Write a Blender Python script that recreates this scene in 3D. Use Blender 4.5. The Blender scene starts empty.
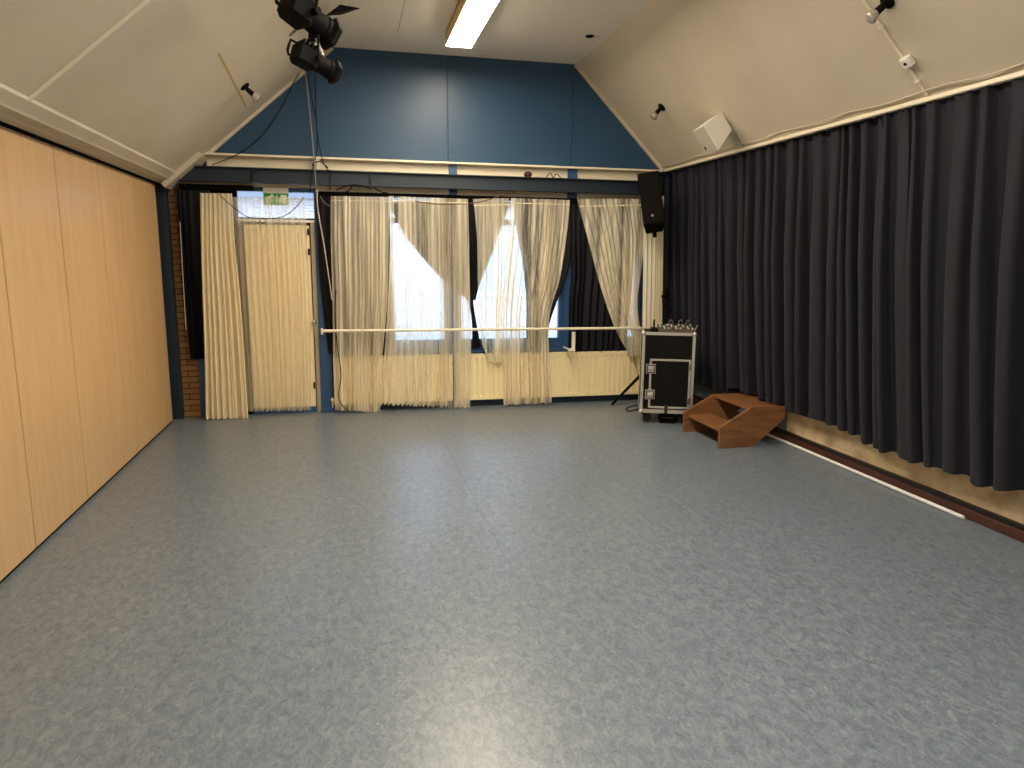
import bpy, math, random
from mathutils import Vector, Matrix
PI = math.pi
SC = bpy.context.scene
COL = SC.collection

# ------------------------------------------------------------------ camera
CAM = Vector((0, 0, 1.70))
FPX = 712.0
def _d(x, y):
    v = Vector((x - 512.0, -(y - 384.0), -FPX)); v.normalize(); return v
_Y = _d(347, 257); _X = _d(3664, 285); _X = (_X - _X.dot(_Y) * _Y).normalized(); _Z = _X.cross(_Y)
ROT = Matrix((_X, _Y, _Z))                      # camera -> world rotation
camd = bpy.data.cameras.new('camera'); cam = bpy.data.objects.new('camera', camd); COL.objects.link(cam)
cam.matrix_world = Matrix.Translation(CAM) @ ROT.to_4x4()
camd.sensor_width = 36.0; camd.lens = FPX / 1024.0 * 36.0
camd.clip_start = 0.05; camd.clip_end = 200
SC.camera = cam

# ------------------------------------------------------------------ world, exposure
SC.view_settings.view_transform = 'Standard'
SC.view_settings.look = 'None'
SC.view_settings.gamma = 1.0
SC.view_settings.use_curve_mapping = False
SC.view_settings.exposure = 0.0
SC.cycles.use_denoising = True
SC.cycles.max_bounces = 10
SC.cycles.diffuse_bounces = 5
SC.cycles.transparent_max_bounces = 24
SC.cycles.sample_clamp_indirect = 0
W = bpy.data.worlds.new('world'); SC.world = W; W.use_nodes = True
bg = W.node_tree.nodes['Background']
bg.inputs['Color'].default_value = (0.42, 0.63, 1.0, 1)
SKY = 8.5
bg.inputs['Strength'].default_value = SKY
LAMP_COLOR = (1.0, 0.86, 0.66)
LAMP = 69.0
LAMP_COOL = (1.0, 0.92, 0.80)  # tone of the added lights out of frame

# ------------------------------------------------------------------ pixel -> place
def ray(px, py): return ROT @ Vector((px - 512.0, -(py - 384.0), -FPX))
def ony(px, py, y): r = ray(px, py); return CAM + r * (y / r.y)
def onx(px, py, x): r = ray(px, py); return CAM + r * (x / r.x)
def onz(px, py, z): r = ray(px, py); return CAM + r * ((z - CAM.z) / r.z)
def onplane(px, py, n, p0):
    r = ray(px, py); n = Vector(n); return CAM + r * (n.dot(Vector(p0) - CAM) / n.dot(r))

# ------------------------------------------------------------------ materials
def lin(c):
    c = c / 255.0
    return c / 12.92 if c <= 0.04045 else ((c + 0.055) / 1.055) ** 2.4
def rgb(r, g, b): return (lin(r), lin(g), lin(b), 1)
MATS = {}
def mat(name, col, rough=0.6, metal=0.0, spec=0.5, noise=None, bump=None, emit=None, coat=0.0, sheen=0.0):
    m = bpy.data.materials.new(name); m.use_nodes = True; nt = m.node_tree
    b = nt.nodes['Principled BSDF']
    b.inputs['Base Color'].default_value = col
    b.inputs['Roughness'].default_value = rough
    b.inputs['Metallic'].default_value = metal
    b.inputs['Specular IOR Level'].default_value = spec
    b.inputs['Coat Weight'].default_value = coat
    b.inputs['Coat Roughness'].default_value = 0.2
    b.inputs['Sheen Weight'].default_value = sheen
    if emit:
        b.inputs['Emission Color'].default_value = (*emit[0], 1); b.inputs['Emission Strength'].default_value = emit[1]
    if noise or bump:
        tc = nt.nodes.new('ShaderNodeTexCoord'); mp = nt.nodes.new('ShaderNodeMapping')
        nt.links.new(tc.outputs['Object'], mp.inputs['Vector'])
        n = nt.nodes.new('ShaderNodeTexNoise'); n.inputs['Detail'].default_value = 6
        nt.links.new(mp.outputs['Vector'], n.inputs['Vector'])
    if noise:      # (scale xyz, second colour, contrast lo, hi)
        sc, c2, lo, hi = noise
        mp.inputs['Scale'].default_value = sc; n.inputs['Scale'].default_value = 1.0
        r = nt.nodes.new('ShaderNodeValToRGB')
        r.color_ramp.elements[0].position = lo; r.color_ramp.elements[1].position = hi
        r.color_ramp.elements[0].color = col; r.color_ramp.elements[1].color = c2
        nt.links.new(n.outputs['Fac'], r.inputs['Fac']); nt.links.new(r.outputs['Color'], b.inputs['Base Color'])
    if bump:       # (scale, strength)
        n2 = nt.nodes.new('ShaderNodeTexNoise'); n2.inputs['Scale'].default_value = bump[0]; n2.inputs['Detail'].default_value = 5
        nt.links.new(tc.outputs['Object'], n2.inputs['Vector'])
        bp = nt.nodes.new('ShaderNodeBump'); bp.inputs['Strength'].default_value = bump[1]; bp.inputs['Distance'].default_value = 0.01
        nt.links.new(n2.outputs['Fac'], bp.inputs['Height']); nt.links.new(bp.outputs['Normal'], b.inputs['Normal'])
    MATS[name] = m
    return m

M_CREAM = mat('cream_painted_board', rgb(198, 187, 166), 0.55, noise=((2, 2, 2), rgb(206, 195, 175), 0.3, 0.7), bump=(40, 0.04))
M_CEIL = mat('white_ceiling_board', rgb(246, 240, 228), 0.55, bump=(40, 0.04))
M_TRIM = mat('cream_gloss_trim', rgb(226, 216, 192), 0.4)
M_BLUEWALL = mat('blue_painted_board', rgb(42, 72, 100), 0.40, spec=0.32, noise=((1.5, 1.5, 1.5), rgb(42, 72, 100), 0.35, 0.7), bump=(6, 0.06))
M_BLUEFRAME = mat('blue_painted_wood', rgb(40, 76, 116), 0.4)
M_STEEL = mat('dark_blue_painted_steel', rgb(18, 34, 48), 0.5)
M_NAVYWALL = mat('navy_painted_plaster', rgb(26, 38, 58), 0.6)
M_BLACK = mat('black_metal', rgb(5, 4, 4), 0.75, spec=0.15)
M_BLACKM = mat('black_matt', rgb(8, 7, 7), 0.9, spec=0.12)
M_RUBBER = mat('black_rubber', rgb(20, 20, 20), 0.7)
M_CHROME = mat('steel_chrome', rgb(200, 200, 200), 0.25, metal=1.0)
M_ALU = mat('brushed_aluminium', rgb(198, 194, 184), 0.38, metal=0.75)
M_LAMINATE = mat('black_laminate', rgb(12, 9, 7), 0.65, spec=0.15)
M_RAD = mat('cream_radiator_enamel', rgb(238, 222, 176), 0.4)
M_PIPE = mat('white_gloss_pipe', rgb(232, 222, 196), 0.3)
M_WHITE = mat('white_plastic', rgb(228, 224, 212), 0.45)
M_GREYGRILLE = mat('grey_speaker_grille', rgb(170, 164, 150), 0.7)
M_DOOR = mat('cream_painted_door', rgb(236, 218, 176), 0.5)
M_FRAMEGREY = mat('grey_beige_door_frame', rgb(158, 148, 122), 0.5)
M_GREYWALL = mat('grey_blue_painted_plaster', rgb(110, 122, 138), 0.7, bump=(30, 0.1))
M_BASEB = mat('reddish_brown_skirting', rgb(74, 42, 30), 0.4, noise=((3, 3, 20), rgb(60, 32, 22), 0.3, 0.7))
M_DARKBROWN = mat('near_black_brown_wood', rgb(32, 26, 24), 0.4)
M_GREEN = mat('exit_sign_green', rgb(20, 150, 60), 0.5)
M_CABLE = mat('black_cable', rgb(6, 6, 9), 0.7, spec=0.2)
M_GREYCABLE = mat('grey_cable', rgb(128, 124, 120), 0.5)
M_WHITECABLE = mat('off_white_cord', rgb(190, 182, 162), 0.5)
M_TAPE = mat('cream_heading_tape', rgb(238, 226, 190), 0.7)
M_PLASTER = mat('stained_beige_plaster', rgb(226, 206, 166), 0.85, noise=((5, 5, 7), rgb(176, 154, 118), 0.42, 0.72), bump=(12, 0.5))
M_LAMPGLASS = mat('lamp_reflector_glass', rgb(190, 186, 176), 0.2, metal=0.5)
M_HOUSE = mat('cream_lamp_housing', rgb(226, 196, 140), 0.5)

def grain_mat(name, c1, c2, scale, rough, coat=0.0, axis='Z', c3=None):
    m = bpy.data.materials.new(name); m.use_nodes = True; nt = m.node_tree; b = nt.nodes['Principled BSDF']
    tc = nt.nodes.new('ShaderNodeTexCoord'); mp = nt.nodes.new('ShaderNodeMapping')
    mp.inputs['Scale'].default_value = scale
    n = nt.nodes.new('ShaderNodeTexNoise'); n.inputs['Scale'].default_value = 1; n.inputs['Detail'].default_value = 8; n.inputs['Roughness'].default_value = 0.65
    n.inputs['Distortion'].default_value = 0.4
    r = nt.nodes.new('ShaderNodeValToRGB')
    r.color_ramp.elements[0].position = 0.32; r.color_ramp.elements[1].position = 0.7
    r.color_ramp.elements[0].color = c1; r.color_ramp.elements[1].color = c2
    nt.links.new(tc.outputs['Object'], mp.inputs['Vector']); nt.links.new(mp.outputs['Vector'], n.inputs['Vector'])
    nt.links.new(n.outputs['Fac'], r.inputs['Fac']); nt.links.new(r.outputs['Color'], b.inputs['Base Color'])
    b.inputs['Roughness'].default_value = rough; b.inputs['Coat Weight'].default_value = coat; b.inputs['Coat Roughness'].default_value = 0.3
    MATS[name] = m; return m
M_BEECH = grain_mat('beech_veneer', rgb(212, 176, 128), rgb(197, 159, 111), (14, 14, 1.1), 0.30)
M_STAIR = grain_mat('reddish_brown_hardwood', rgb(144, 98, 58), rgb(90, 58, 34), (3, 22, 22), 0.42)

def floor_mat():
    m = bpy.data.materials.new('marbled_blue_grey_linoleum'); m.use_nodes = True; nt = m.node_tree; b = nt.nodes['Principled BSDF']
    N = nt.nodes.new; L = nt.links.new
    tc = N('ShaderNodeTexCoord')
    def noise(scale, detail, rough, dist=0.0, s=(1, 1, 1), rz=0.0):
        mp = N('ShaderNodeMapping'); mp.inputs['Scale'].default_value = s; mp.inputs['Rotation'].default_value = (0, 0, rz)
        n = N('ShaderNodeTexNoise'); n.inputs['Scale'].default_value = scale; n.inputs['Detail'].default_value = detail
        n.inputs['Roughness'].default_value = rough; n.inputs['Distortion'].default_value = dist
        L(tc.outputs['Object'], mp.inputs['Vector']); L(mp.outputs['Vector'], n.inputs['Vector']); return n
    def ramp(src, els):
        r = N('ShaderNodeValToRGB'); e = r.color_ramp.elements
        e[0].position, e[0].color = els[0]; e[1].position, e[1].color = els[1]
        for p, c in els[2:]:
            x = e.new(p); x.color = c
        L(src, r.inputs['Fac']); return r
    n1 = noise(26, 10, 0.85, 0.8, (1.0, 0.6, 1))
    r1 = ramp(n1.outputs['Fac'], [(0.36, rgb(74, 84, 97)), (0.66, rgb(130, 137, 139)), (0.5, rgb(102, 112, 121))])
    n2 = noise(55, 6, 0.7, 1.5, (1.0, 0.6, 1))
    r2 = ramp(n2.outputs['Fac'], [(0.58, (0, 0, 0, 1)), (0.70, (1, 1, 1, 1))])
    n3 = noise(3.2, 4, 0.6)
    r3 = ramp(n3.outputs['Fac'], [(0.40, (0, 0, 0, 1)), (0.66, (1, 1, 1, 1))])
    mul = N('ShaderNodeMath'); mul.operation = 'MULTIPLY'; L(r2.outputs['Color'], mul.inputs[0]); L(r3.outputs['Color'], mul.inputs[1])
    mul2 = N('ShaderNodeMath'); mul2.operation = 'MULTIPLY'; mul2.inputs[1].default_value = 0.75; L(mul.outputs[0], mul2.inputs[0])
    mx = N('ShaderNodeMix'); mx.data_type = 'RGBA'; mx.inputs['B'].default_value = rgb(178, 178, 168)
    L(mul2.outputs[0], mx.inputs['Factor']); L(r1.outputs['Color'], mx.inputs['A'])
    n4 = noise(26, 6, 0.7, 1.0, (1.0, 0.45, 1)); n4.inputs['Scale'].default_value = 60
    r4 = ramp(n4.outputs['Fac'], [(0.34, (1, 1, 1, 1)), (0.46, (0, 0, 0, 1))])
    m4 = N('ShaderNodeMath'); m4.operation = 'MULTIPLY'; m4.inputs[1].default_value = 0.6; L(r4.outputs['Color'], m4.inputs[0])
    mx2 = N('ShaderNodeMix'); mx2.data_type = 'RGBA'; mx2.inputs['B'].default_value = rgb(66, 80, 98)
    L(m4.outputs[0], mx2.inputs['Factor']); L(mx.outputs['Result'], mx2.inputs['A']); L(mx2.outputs['Result'], b.inputs['Base Color'])
    b.inputs['Roughness'].default_value = 0.33; b.inputs['Specular IOR Level'].default_value = 0.55
    n5 = noise(120, 3, 0.6); bp = N('ShaderNodeBump'); bp.inputs['Strength'].default_value = 0.12; bp.inputs['Distance'].default_value = 0.004
    L(n5.outputs['Fac'], bp.inputs['Height']); L(bp.outputs['Normal'], b.inputs['Normal'])
    return m
M_FLOOR = floor_mat()

def sheer_mat(name, col, opac, var=0.3):
    m = bpy.data.materials.new(name); m.use_nodes = True; nt = m.node_tree; N = nt.nodes.new; L = nt.links.new
    for n in list(nt.nodes): nt.nodes.remove(n)
    out = N('ShaderNodeOutputMaterial'); tr = N('ShaderNodeBsdfTransparent'); df = N('ShaderNodeBsdfDiffuse'); tl = N('ShaderNodeBsdfTranslucent')
    df.inputs['Color'].default_value = col; tl.inputs['Color'].default_value = col
    a = N('ShaderNodeMixShader'); a.inputs['Fac'].default_value = 0.35; L(df.outputs[0], a.inputs[1]); L(tl.outputs[0], a.inputs[2])
    lw = N('ShaderNodeLayerWeight'); lw.inputs['Blend'].default_value = 0.35
    mr = N('ShaderNodeMapRange'); mr.inputs['To Min'].default_value = opac; mr.inputs['To Max'].default_value = min(1.0, opac + 0.45)
    L(lw.outputs['Facing'], mr.inputs['Value'])
    tc = N('ShaderNodeTexCoord'); mp = N('ShaderNodeMapping'); mp.inputs['Scale'].default_value = (13, 3, 0.30)
    nz = N('ShaderNodeTexNoise'); nz.inputs['Scale'].default_value = 1; nz.inputs['Detail'].default_value = 6; nz.inputs['Roughness'].default_value = 0.72
    L(tc.outputs['Object'], mp.inputs['Vector']); L(mp.outputs['Vector'], nz.inputs['Vector'])
    m2 = N('ShaderNodeMapRange'); m2.inputs['From Min'].default_value = 0.35; m2.inputs['From Max'].default_value = 0.65
    m2.inputs['To Min'].default_value = -var; m2.inputs['To Max'].default_value = var; L(nz.outputs['Fac'], m2.inputs['Value'])
    ad = N('ShaderNodeMath'); ad.operation = 'ADD'; ad.use_clamp = True; L(mr.outputs[0], ad.inputs[0]); L(m2.outputs[0], ad.inputs[1]); mr = ad
    b = N('ShaderNodeMixShader'); L(mr.outputs[0], b.inputs['Fac']); L(tr.outputs[0], b.inputs[1]); L(a.outputs[0], b.inputs[2])
    L(b.outputs[0], out.inputs['Surface']); return m
M_SHEER = sheer_mat('cream_voile', rgb(255, 246, 222), 0.53, 0.42)
M_SHEER_DENSE = sheer_mat('dense_cream_voile', rgb(255, 244, 212), 0.90, 0.06)
M_SHEER_DOOR = sheer_mat('door_voile', rgb(250, 238, 208), 0.33, 0.12)

def cloth_mat(name, col, rough=0.85, sheen=0.35, check=None):
    m = mat(name, col, rough, spec=0.25, sheen=sheen, bump=(220, 0.08)); nt = m.node_tree
    m.node_tree.nodes['Principled BSDF'].inputs['Sheen Roughness'].default_value = 0.5
    return m
M_DRAPE = cloth_mat('charcoal_stage_cloth', rgb(29, 29, 37), 0.7, 0.05)
M_BLACKOUT = cloth_mat('navy_black_blackout_cloth', rgb(9, 10, 18), 0.6, 0.0)

def brick_mat(name, c1, c2, mortar, bw, bh, ms, use='xz'):
    m = bpy.data.materials.new(name); m.use_nodes = True; nt = m.node_tree; N = nt.nodes.new; L = nt.links.new
    b = nt.nodes['Principled BSDF']; b.inputs['Roughness'].default_value = 0.85
    tc = N('ShaderNodeTexCoord'); sp = N('ShaderNodeSeparateXYZ'); cb = N('ShaderNodeCombineXYZ')
    L(tc.outputs['Object'], sp.inputs[0]); L(sp.outputs['X'], cb.inputs['X']); L(sp.outputs['Z'], cb.inputs['Y'])
    br = N('ShaderNodeTexBrick'); br.inputs['Scale'].default_value = 1; br.inputs['Brick Width'].default_value = bw
    br.inputs['Row Height'].default_value = bh; br.inputs['Mortar Size'].default_value = ms
    br.inputs['Color1'].default_value = c1; br.inputs['Color2'].default_value = c2; br.inputs['Mortar'].default_value = mortar
    L(cb.outputs[0], br.inputs['Vector']); L(br.outputs['Color'], b.inputs['Base Color']); return m
M_BRICK = brick_mat('buff_brick', rgb(150, 108, 60), rgb(128, 88, 46), rgb(62, 46, 34), 0.21, 0.062, 0.006)
M_BRICKOUT = brick_mat('pale_red_brick', rgb(186, 150, 132), rgb(206, 180, 164), rgb(215, 208, 200), 0.21, 0.065, 0.008)

def glass_mat():
    m = bpy.data.materials.new('clear_window_glass'); m.use_nodes = True; nt = m.node_tree; N = nt.nodes.new; L = nt.links.new
    for n in list(nt.nodes): nt.nodes.remove(n)
    out = N('ShaderNodeOutputMaterial'); tr = N('ShaderNodeBsdfTransparent'); gl = N('ShaderNodeBsdfGlossy'); gl.inputs['Roughness'].default_value = 0.02
    tr.inputs['Color'].default_value = (0.95, 0.98, 1, 1)
    fr = N('ShaderNodeFresnel'); fr.inputs['IOR'].default_value = 1.45
    mx = N('ShaderNodeMixShader'); L(fr.outputs[0], mx.inputs['Fac']); L(tr.outputs[0], mx.inputs[1]); L(gl.outputs[0], mx.inputs[2]); L(mx.outputs[0], out.inputs['Surface'])
    return m
M_GLASS = glass_mat()
def lamp_mat(name, col, s): return mat(name, (*col, 1), 0.5, emit=(col, s))
M_TUBE = lamp_mat('warm_lamp_diffuser', LAMP_COLOR, LAMP)
M_TUBE_COOL_ADDED = lamp_mat('added_cool_lamp_diffuser', LAMP_COOL, LAMP * 0.8)  # only on added unseen lights; cooler so the gable's glossy patch turns bluish

# ------------------------------------------------------------------ mesh helpers
GX = None        # turn applied to everything built while it is set (the flight case stands askew)
class MB:
    def __init__(s): s.v = []; s.f = []
    def add(s, vs, fs):
        o = len(s.v); s.v += [Vector(a) for a in vs]; s.f += [tuple(o + i for i in f) for f in fs]; return s
    def box(s, x0, x1, y0, y1, z0, z1, b=0.0, M=None):
        x0, x1 = sorted((x0, x1)); y0, y1 = sorted((y0, y1)); z0, z1 = sorted((z0, z1))
        b = min(b, (x1 - x0) * .45, (y1 - y0) * .45, (z1 - z0) * .45)
        if b <= 0:
            vs = [(x, y, z) for x in (x0, x1) for y in (y0, y1) for z in (z0, z1)]
            fs = [(0, 1, 3, 2), (4, 6, 7, 5), (0, 4, 5, 1), (2, 3, 7, 6), (0, 2, 6, 4), (1, 5, 7, 3)]
        else:   # chamfered box, 24 vertices
            vs = []; idx = {}
            for i, x in enumerate((x0, x1)):
                for j, y in enumerate((y0, y1)):
                    for k, z in enumerate((z0, z1)):
                        sx, sy, sz = (b if i == 0 else -b), (b if j == 0 else -b), (b if k == 0 else -b)
                        for a, p in enumerate(((x, y + sy, z + sz), (x + sx, y, z + sz), (x + sx, y + sy, z))):
                            idx[(i, j, k, a)] = len(vs); vs.append(p)
            fs = []
            I = idx
            for i in (0, 1): fs.append((I[i,0,0,0], I[i,0,1,0], I[i,1,1,0], I[i,1,0,0]))
            for j in (0, 1): fs.append((I[0,j,0,1], I[0,j,1,1], I[1,j,1,1], I[1,j,0,1]))
            for k in (0, 1): fs.append((I[0,0,k,2], I[0,1,k,2], I[1,1,k,2], I[1,0,k,2]))
            for j in (0, 1):
                for k in (0, 1): fs.append((I[0,j,k,1], I[1,j,k,1], I[1,j,k,2], I[0,j,k,2]))
            for i in (0, 1):
                for k in (0, 1): fs.append((I[i,0,k,0], I[i,1,k,0], I[i,1,k,2], I[i,0,k,2]))
            for i in (0, 1):
                for j in (0, 1): fs.append((I[i,j,0,0], I[i,j,1,0], I[i,j,1,1], I[i,j,0,1]))
            for i in (0, 1):
                for j in (0, 1):
                    for k in (0, 1): fs.append((I[i,j,k,0], I[i,j,k,1], I[i,j,k,2]))
        if M is not None: vs = [M @ Vector(p) for p in vs]
        return s.add(vs, fs)
    def prism(s, poly, a, b, axis='y'):    # poly in the other two axes, extruded from a to b
        n = len(poly)
        def P(p, t): return {'y': (p[0], t, p[1]), 'x': (t, p[0], p[1]), 'z': (p[0], p[1], t)}[axis]
        vs = [P(p, a) for p in poly] + [P(p, b) for p in poly]
        fs = [tuple(range(n)), tuple(range(2 * n - 1, n - 1, -1))] + [(i, (i + 1) % n, n + (i + 1) % n, n + i) for i in range(n)]
        return s.add(vs, fs)
    def cyl(s, p0, p1, r0, r1=None, n=16, cap=True):
        r1 = r0 if r1 is None else r1; p0 = Vector(p0); p1 = Vector(p1); d = (p1 - p0).normalized()
        u = d.orthogonal().normalized(); w = d.cross(u); vs = []
        for p, r in ((p0, r0), (p1, r1)):
            for i in range(n):
                a = 2 * PI * i / n; vs.append(p + u * math.cos(a) * r + w * math.sin(a) * r)
        fs = [(i, (i + 1) % n, n + (i + 1) % n, n + i) for i in range(n)]
        if cap: fs += [tuple(range(n))[::-1], tuple(range(n, 2 * n))]
        return s.add(vs, fs)
    def lathe(s, prof, p0, d, n=20):       # prof [(along, radius)]
        p0 = Vector(p0); d = Vector(d).normalized(); u = d.orthogonal().normalized(); w = d.cross(u); vs = []; fs = []
        for a, r in prof:
            for i in range(n):
                t = 2 * PI * i / n; vs.append(p0 + d * a + (u * math.cos(t) + w * math.sin(t)) * max(r, 1e-4))
        for k in range(len(prof) - 1):
            for i in range(n): fs.append((k * n + i, k * n + (i + 1) % n, (k + 1) * n + (i + 1) % n, (k + 1) * n + i))
        fs += [tuple(range(n))[::-1], tuple(range((len(prof) - 1) * n, len(prof) * n))]
        return s.add(vs, fs)
    def tube(s, pts, r, n=8, smooth=True, closed=False):
        pts = [Vector(p) for p in pts]
        if smooth and len(pts) > 2: pts = catmull(pts, 8)
        m = len(pts); vs = []; fs = []; prev = None
        for i, p in enumerate(pts):
            t = (pts[min(i + 1, m - 1)] - pts[max(i - 1, 0)]).normalized()
            if prev is None: u = t.orthogonal().normalized()
            else:
                u = (prev - t * prev.dot(t))
                u = u.normalized() if u.length > 1e-6 else t.orthogonal().normalized()
            prev = u; w = t.cross(u)
            for k in range(n):
                a = 2 * PI * k / n; vs.append(p + (u * math.cos(a) + w * math.sin(a)) * r)
        for i in range(m - 1):
            for k in range(n): fs.append((i * n + k, i * n + (k + 1) % n, (i + 1) * n + (k + 1) % n, (i + 1) * n + k))
        fs += [tuple(range(n))[::-1], tuple(range((m - 1) * n, m * n))]
        return s.add(vs, fs)
    def xf(s, M): s.v = [M @ p for p in s.v]; return s
    def build(s, name, m, parent=None, smooth=False):
        if GX is not None: s.xf(GX)
        me = bpy.data.meshes.new(name)
        me.from_pydata([tuple(p) for p in s.v], [], s.f); me.update()
        import bmesh
        bm = bmesh.new(); bm.from_mesh(me); bmesh.ops.recalc_face_normals(bm, faces=bm.faces); bm.to_mesh(me); bm.free()
        if smooth:
            me.shade_smooth()
            if smooth != 'all': me.set_sharp_from_angle(angle=math.radians(35))
        me.materials.append(m)
        o = bpy.data.objects.new(name, me); COL.objects.link(o)
        if parent is not None:
            o.parent = parent
            if parent.type == 'EMPTY' and parent.parent is None and not parent.get('_local'):
                o.location = -Vector(parent.location)    # part meshes are written in room coordinates
        return o
def catmull(p, k):
    out = []
    for i in range(len(p) - 1):
        a, b, c, d = p[max(i - 1, 0)], p[i], p[i + 1], p[min(i + 2, len(p) - 1)]
        for j in range(k):
            t = j / k
            out.append(0.5 * ((2 * b) + (c - a) * t + (2 * a - 5 * b + 4 * c - d) * t * t + (3 * b - a - 3 * c + d) * t ** 3))
    out.append(p[-1]); return out
def thing(name, loc, label, cat, group=None, rot=None):
    if GX is not None: loc = GX @ Vector(loc)
    o = bpy.data.objects.new(name, None); COL.objects.link(o); o.location = loc; o.empty_display_size = 0.1
    if rot is not None:
        o.rotation_euler = rot; o['_local'] = True
    o['label'] = label; o['category'] = cat
    if group: o['group'] = group
    return o
def tag(o, label, cat, group=None):
    o['label'] = label; o['category'] = cat
    if group: o['group'] = group
    return o
def struct(o): o['kind'] = 'structure'; return o

# ------------------------------------------------------------------ room shell
XL, XR, YF, YN = -1.81, 4.05, 8.05, -3.6
ZC, ZE = 3.83, 2.73
# floor with its welded seams
m = MB(); m.box(XL - 0.3, XR + 0.1, YN - 0.1, YF + 0.15, -0.08, 0.0)
fl = struct(m.build('floor', M_FLOOR))
M_SEAM = mat('weld_seam', rgb(92, 104, 118), 0.5)
m = MB(); m.box(0.8365, 0.8395, YN, YF - 0.3, -0.002, 0.0006); struct(m.build('trim_1', M_SEAM))
# flat ceiling and both slopes
m = MB(); m.box(-0.087, 2.545, YN, YF + 0.1, ZC, ZC + 0.08); struct(m.build('ceiling', M_CEIL))
def slope_l(x): return 2.72 + (x + 1.36) * 0.872
zl0 = slope_l(-1.70)
m = MB(); m.prism([(-0.087, 3.83), (-1.70, zl0), (-1.80, zl0), (-0.16, 3.95)], YN, YF + 0.1); struct(m.build('ceiling_slope_left', M_CREAM))
def slope_r(x): return 2.73 + (3.65 - x) * (3.83 - 2.73) / (3.65 - 2.545)
m = MB(); m.prism([(2.545, 3.83), (3.66, slope_r(3.66)), (3.74, slope_r(3.66)), (2.6, 3.95)], YN, YF + 0.1); struct(m.build('ceiling_slope_right', M_CREAM))
NL = (0.872, 0, -1.0); PL = (-1.36, 8.05, 2.72); NR = (-1.10, 0, -1.105); PR = (3.65, 8.05, 2.73)
def sl(px, py, off=0.0): return onplane(px, py, NL, PL) + Vector(NL).normalized() * off
def sr(px, py, off=0.0): return onplane(px, py, NR, PR) + Vector(NR).normalized() * off
# eaves soffit on the right, behind the curtain rail
m = MB(); m.box(3.66, XR + 0.1, YN, YF + 0.1, 2.715, 2.80); struct(m.build('trim_2', M_CREAM))
# walls
m = MB(); m.box(XR, XR + 0.12, YN, 5.88, 0.0, 2.72); struct(m.build('wall_right', M_PLASTER))
m = MB(); m.box(XR - 0.01, XR + 0.12, 5.88, YF + 0.1, 0.0, 2.72); struct(m.build('wall_right_far_end', M_GREYWALL))
m = MB(); m.box(XL - 0.35, XR + 0.12, YN - 0.12, YN, 0, 3.95); struct(m.build('wall_near', M_CREAM))
m = MB(); m.box(XL - 0.35, XL - 0.10, YN - 0.1, YF + 0.1, -0.05, 2.60); struct(m.build('wall_left', M_BLACKM))
# gable: blue boards in three pieces with shadow gaps
g = MB()
def gable_piece(x0, x1):
    pts = []
    def top(x): return min(ZC, slope_l(x), slope_r(x)) + 0.03
    xs = sorted(set([x0, x1] + [x for x in (-0.087, 2.545) if x0 < x < x1]))
    poly = [(x0, 2.70)] + [(x, top(x)) for x in xs] + [(x1, 2.70)]
    g.prism(poly, YF, YF + 0.03)
gable_piece(-1.38, 1.108); gable_piece(1.114, 2.518); gable_piece(2.524, 3.72)
struct(g.build('wall_far_gable', M_BLUEWALL))
m = MB(); m.box(XL - 0.3, XR + 0.1, YF + 0.031, YF + 0.10, 2.40, 3.98); struct(m.build('wall_far_backing', M_NAVYWALL))
# cream lip under the gable, cream fascia, lower cream strip
m = MB(); m.box(-1.40, 3.58, 7.935, YF + 0.02, 2.70, 2.722, 0.004); m.box(-1.36, 3.50, 8.02, YF + 0.03, 2.57, 2.70); m.box(-0.30, 3.50, 8.0, YF + 0.02, 2.37, 2.57)
struct(m.build('trim_3', M_TRIM))
m = MB(); m.box(-0.9, -0.3, 8.005, YF + 0.02, 2.41, 2.57); m.box(-1.7, -0.9, 8.005, YF + 0.02, 2.41, 2.57); struct(m.build('trim_4', M_TRIM))
# blue blocks in front of the fascia at the posts
for i, (a, b) in enumerate(((1.11, 1.20), (2.46, 2.575), )):
    m = MB(); m.box(a, b, 7.985, 8.0, 2.36, 2.70, 0.003); m.box(a, b, 8.03, 8.13, 0.60, 2.37); struct(m.build('trim_%d' % (5 + i), M_BLUEFRAME))
# steel beam (I section)
m = MB(); y0 = 7.84
m.box(-1.66, 3.45, y0 + 0.045, y0 + 0.055, 2.44, 2.575)
m.box(-1.66, 3.45, y0, y0 + 0.10, 2.432, 2.442); m.box(-1.66, 3.45, y0, y0 + 0.10, 2.572, 2.582)
for px in (253, 371): 
    x = ony(px, 175, y0).x; m.box(x - 0.004, x + 0.004, y0 + 0.005, y0 + 0.05, 2.44, 2.575)
struct(m.build('trim_7', M_STEEL))
# white boxed rafter at the left slope, next to the gable
m = MB()
def slpt(x, off): 
    n = Vector(NL).normalized(); z = slope_l(x); return (x + n.x * off, z + n.z * off)
a = slpt(-1.74, 0.0); b = slpt(-1.38, 0.0); c = slpt(-1.38, 0.05); d = slpt(-1.74, 0.05)
m.prism([a, b, c, d], 7.72, YF); struct(m.build('trim_8', M_CREAM))
# cove moulding on the left between folding wall and slope
m = MB()
m.prism([(-1.60, 2.52), (-1.60, 2.492), (-1.655, 2.446), (-1.665, 2.434), (-1.70, 2.430), (-1.71, 2.418), (-1.75, 2.414), (-1.76, 2.408), (-1.86, 2.408), (-1.86, 2.54)], YN, YF)
struct(m.build('trim_9', M_CREAM))
m = MB(); m.box(-1.90, -1.80, YN, 7.96, 2.393, 2.408); struct(m.build('trim_10', M_BLACKM))
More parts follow.
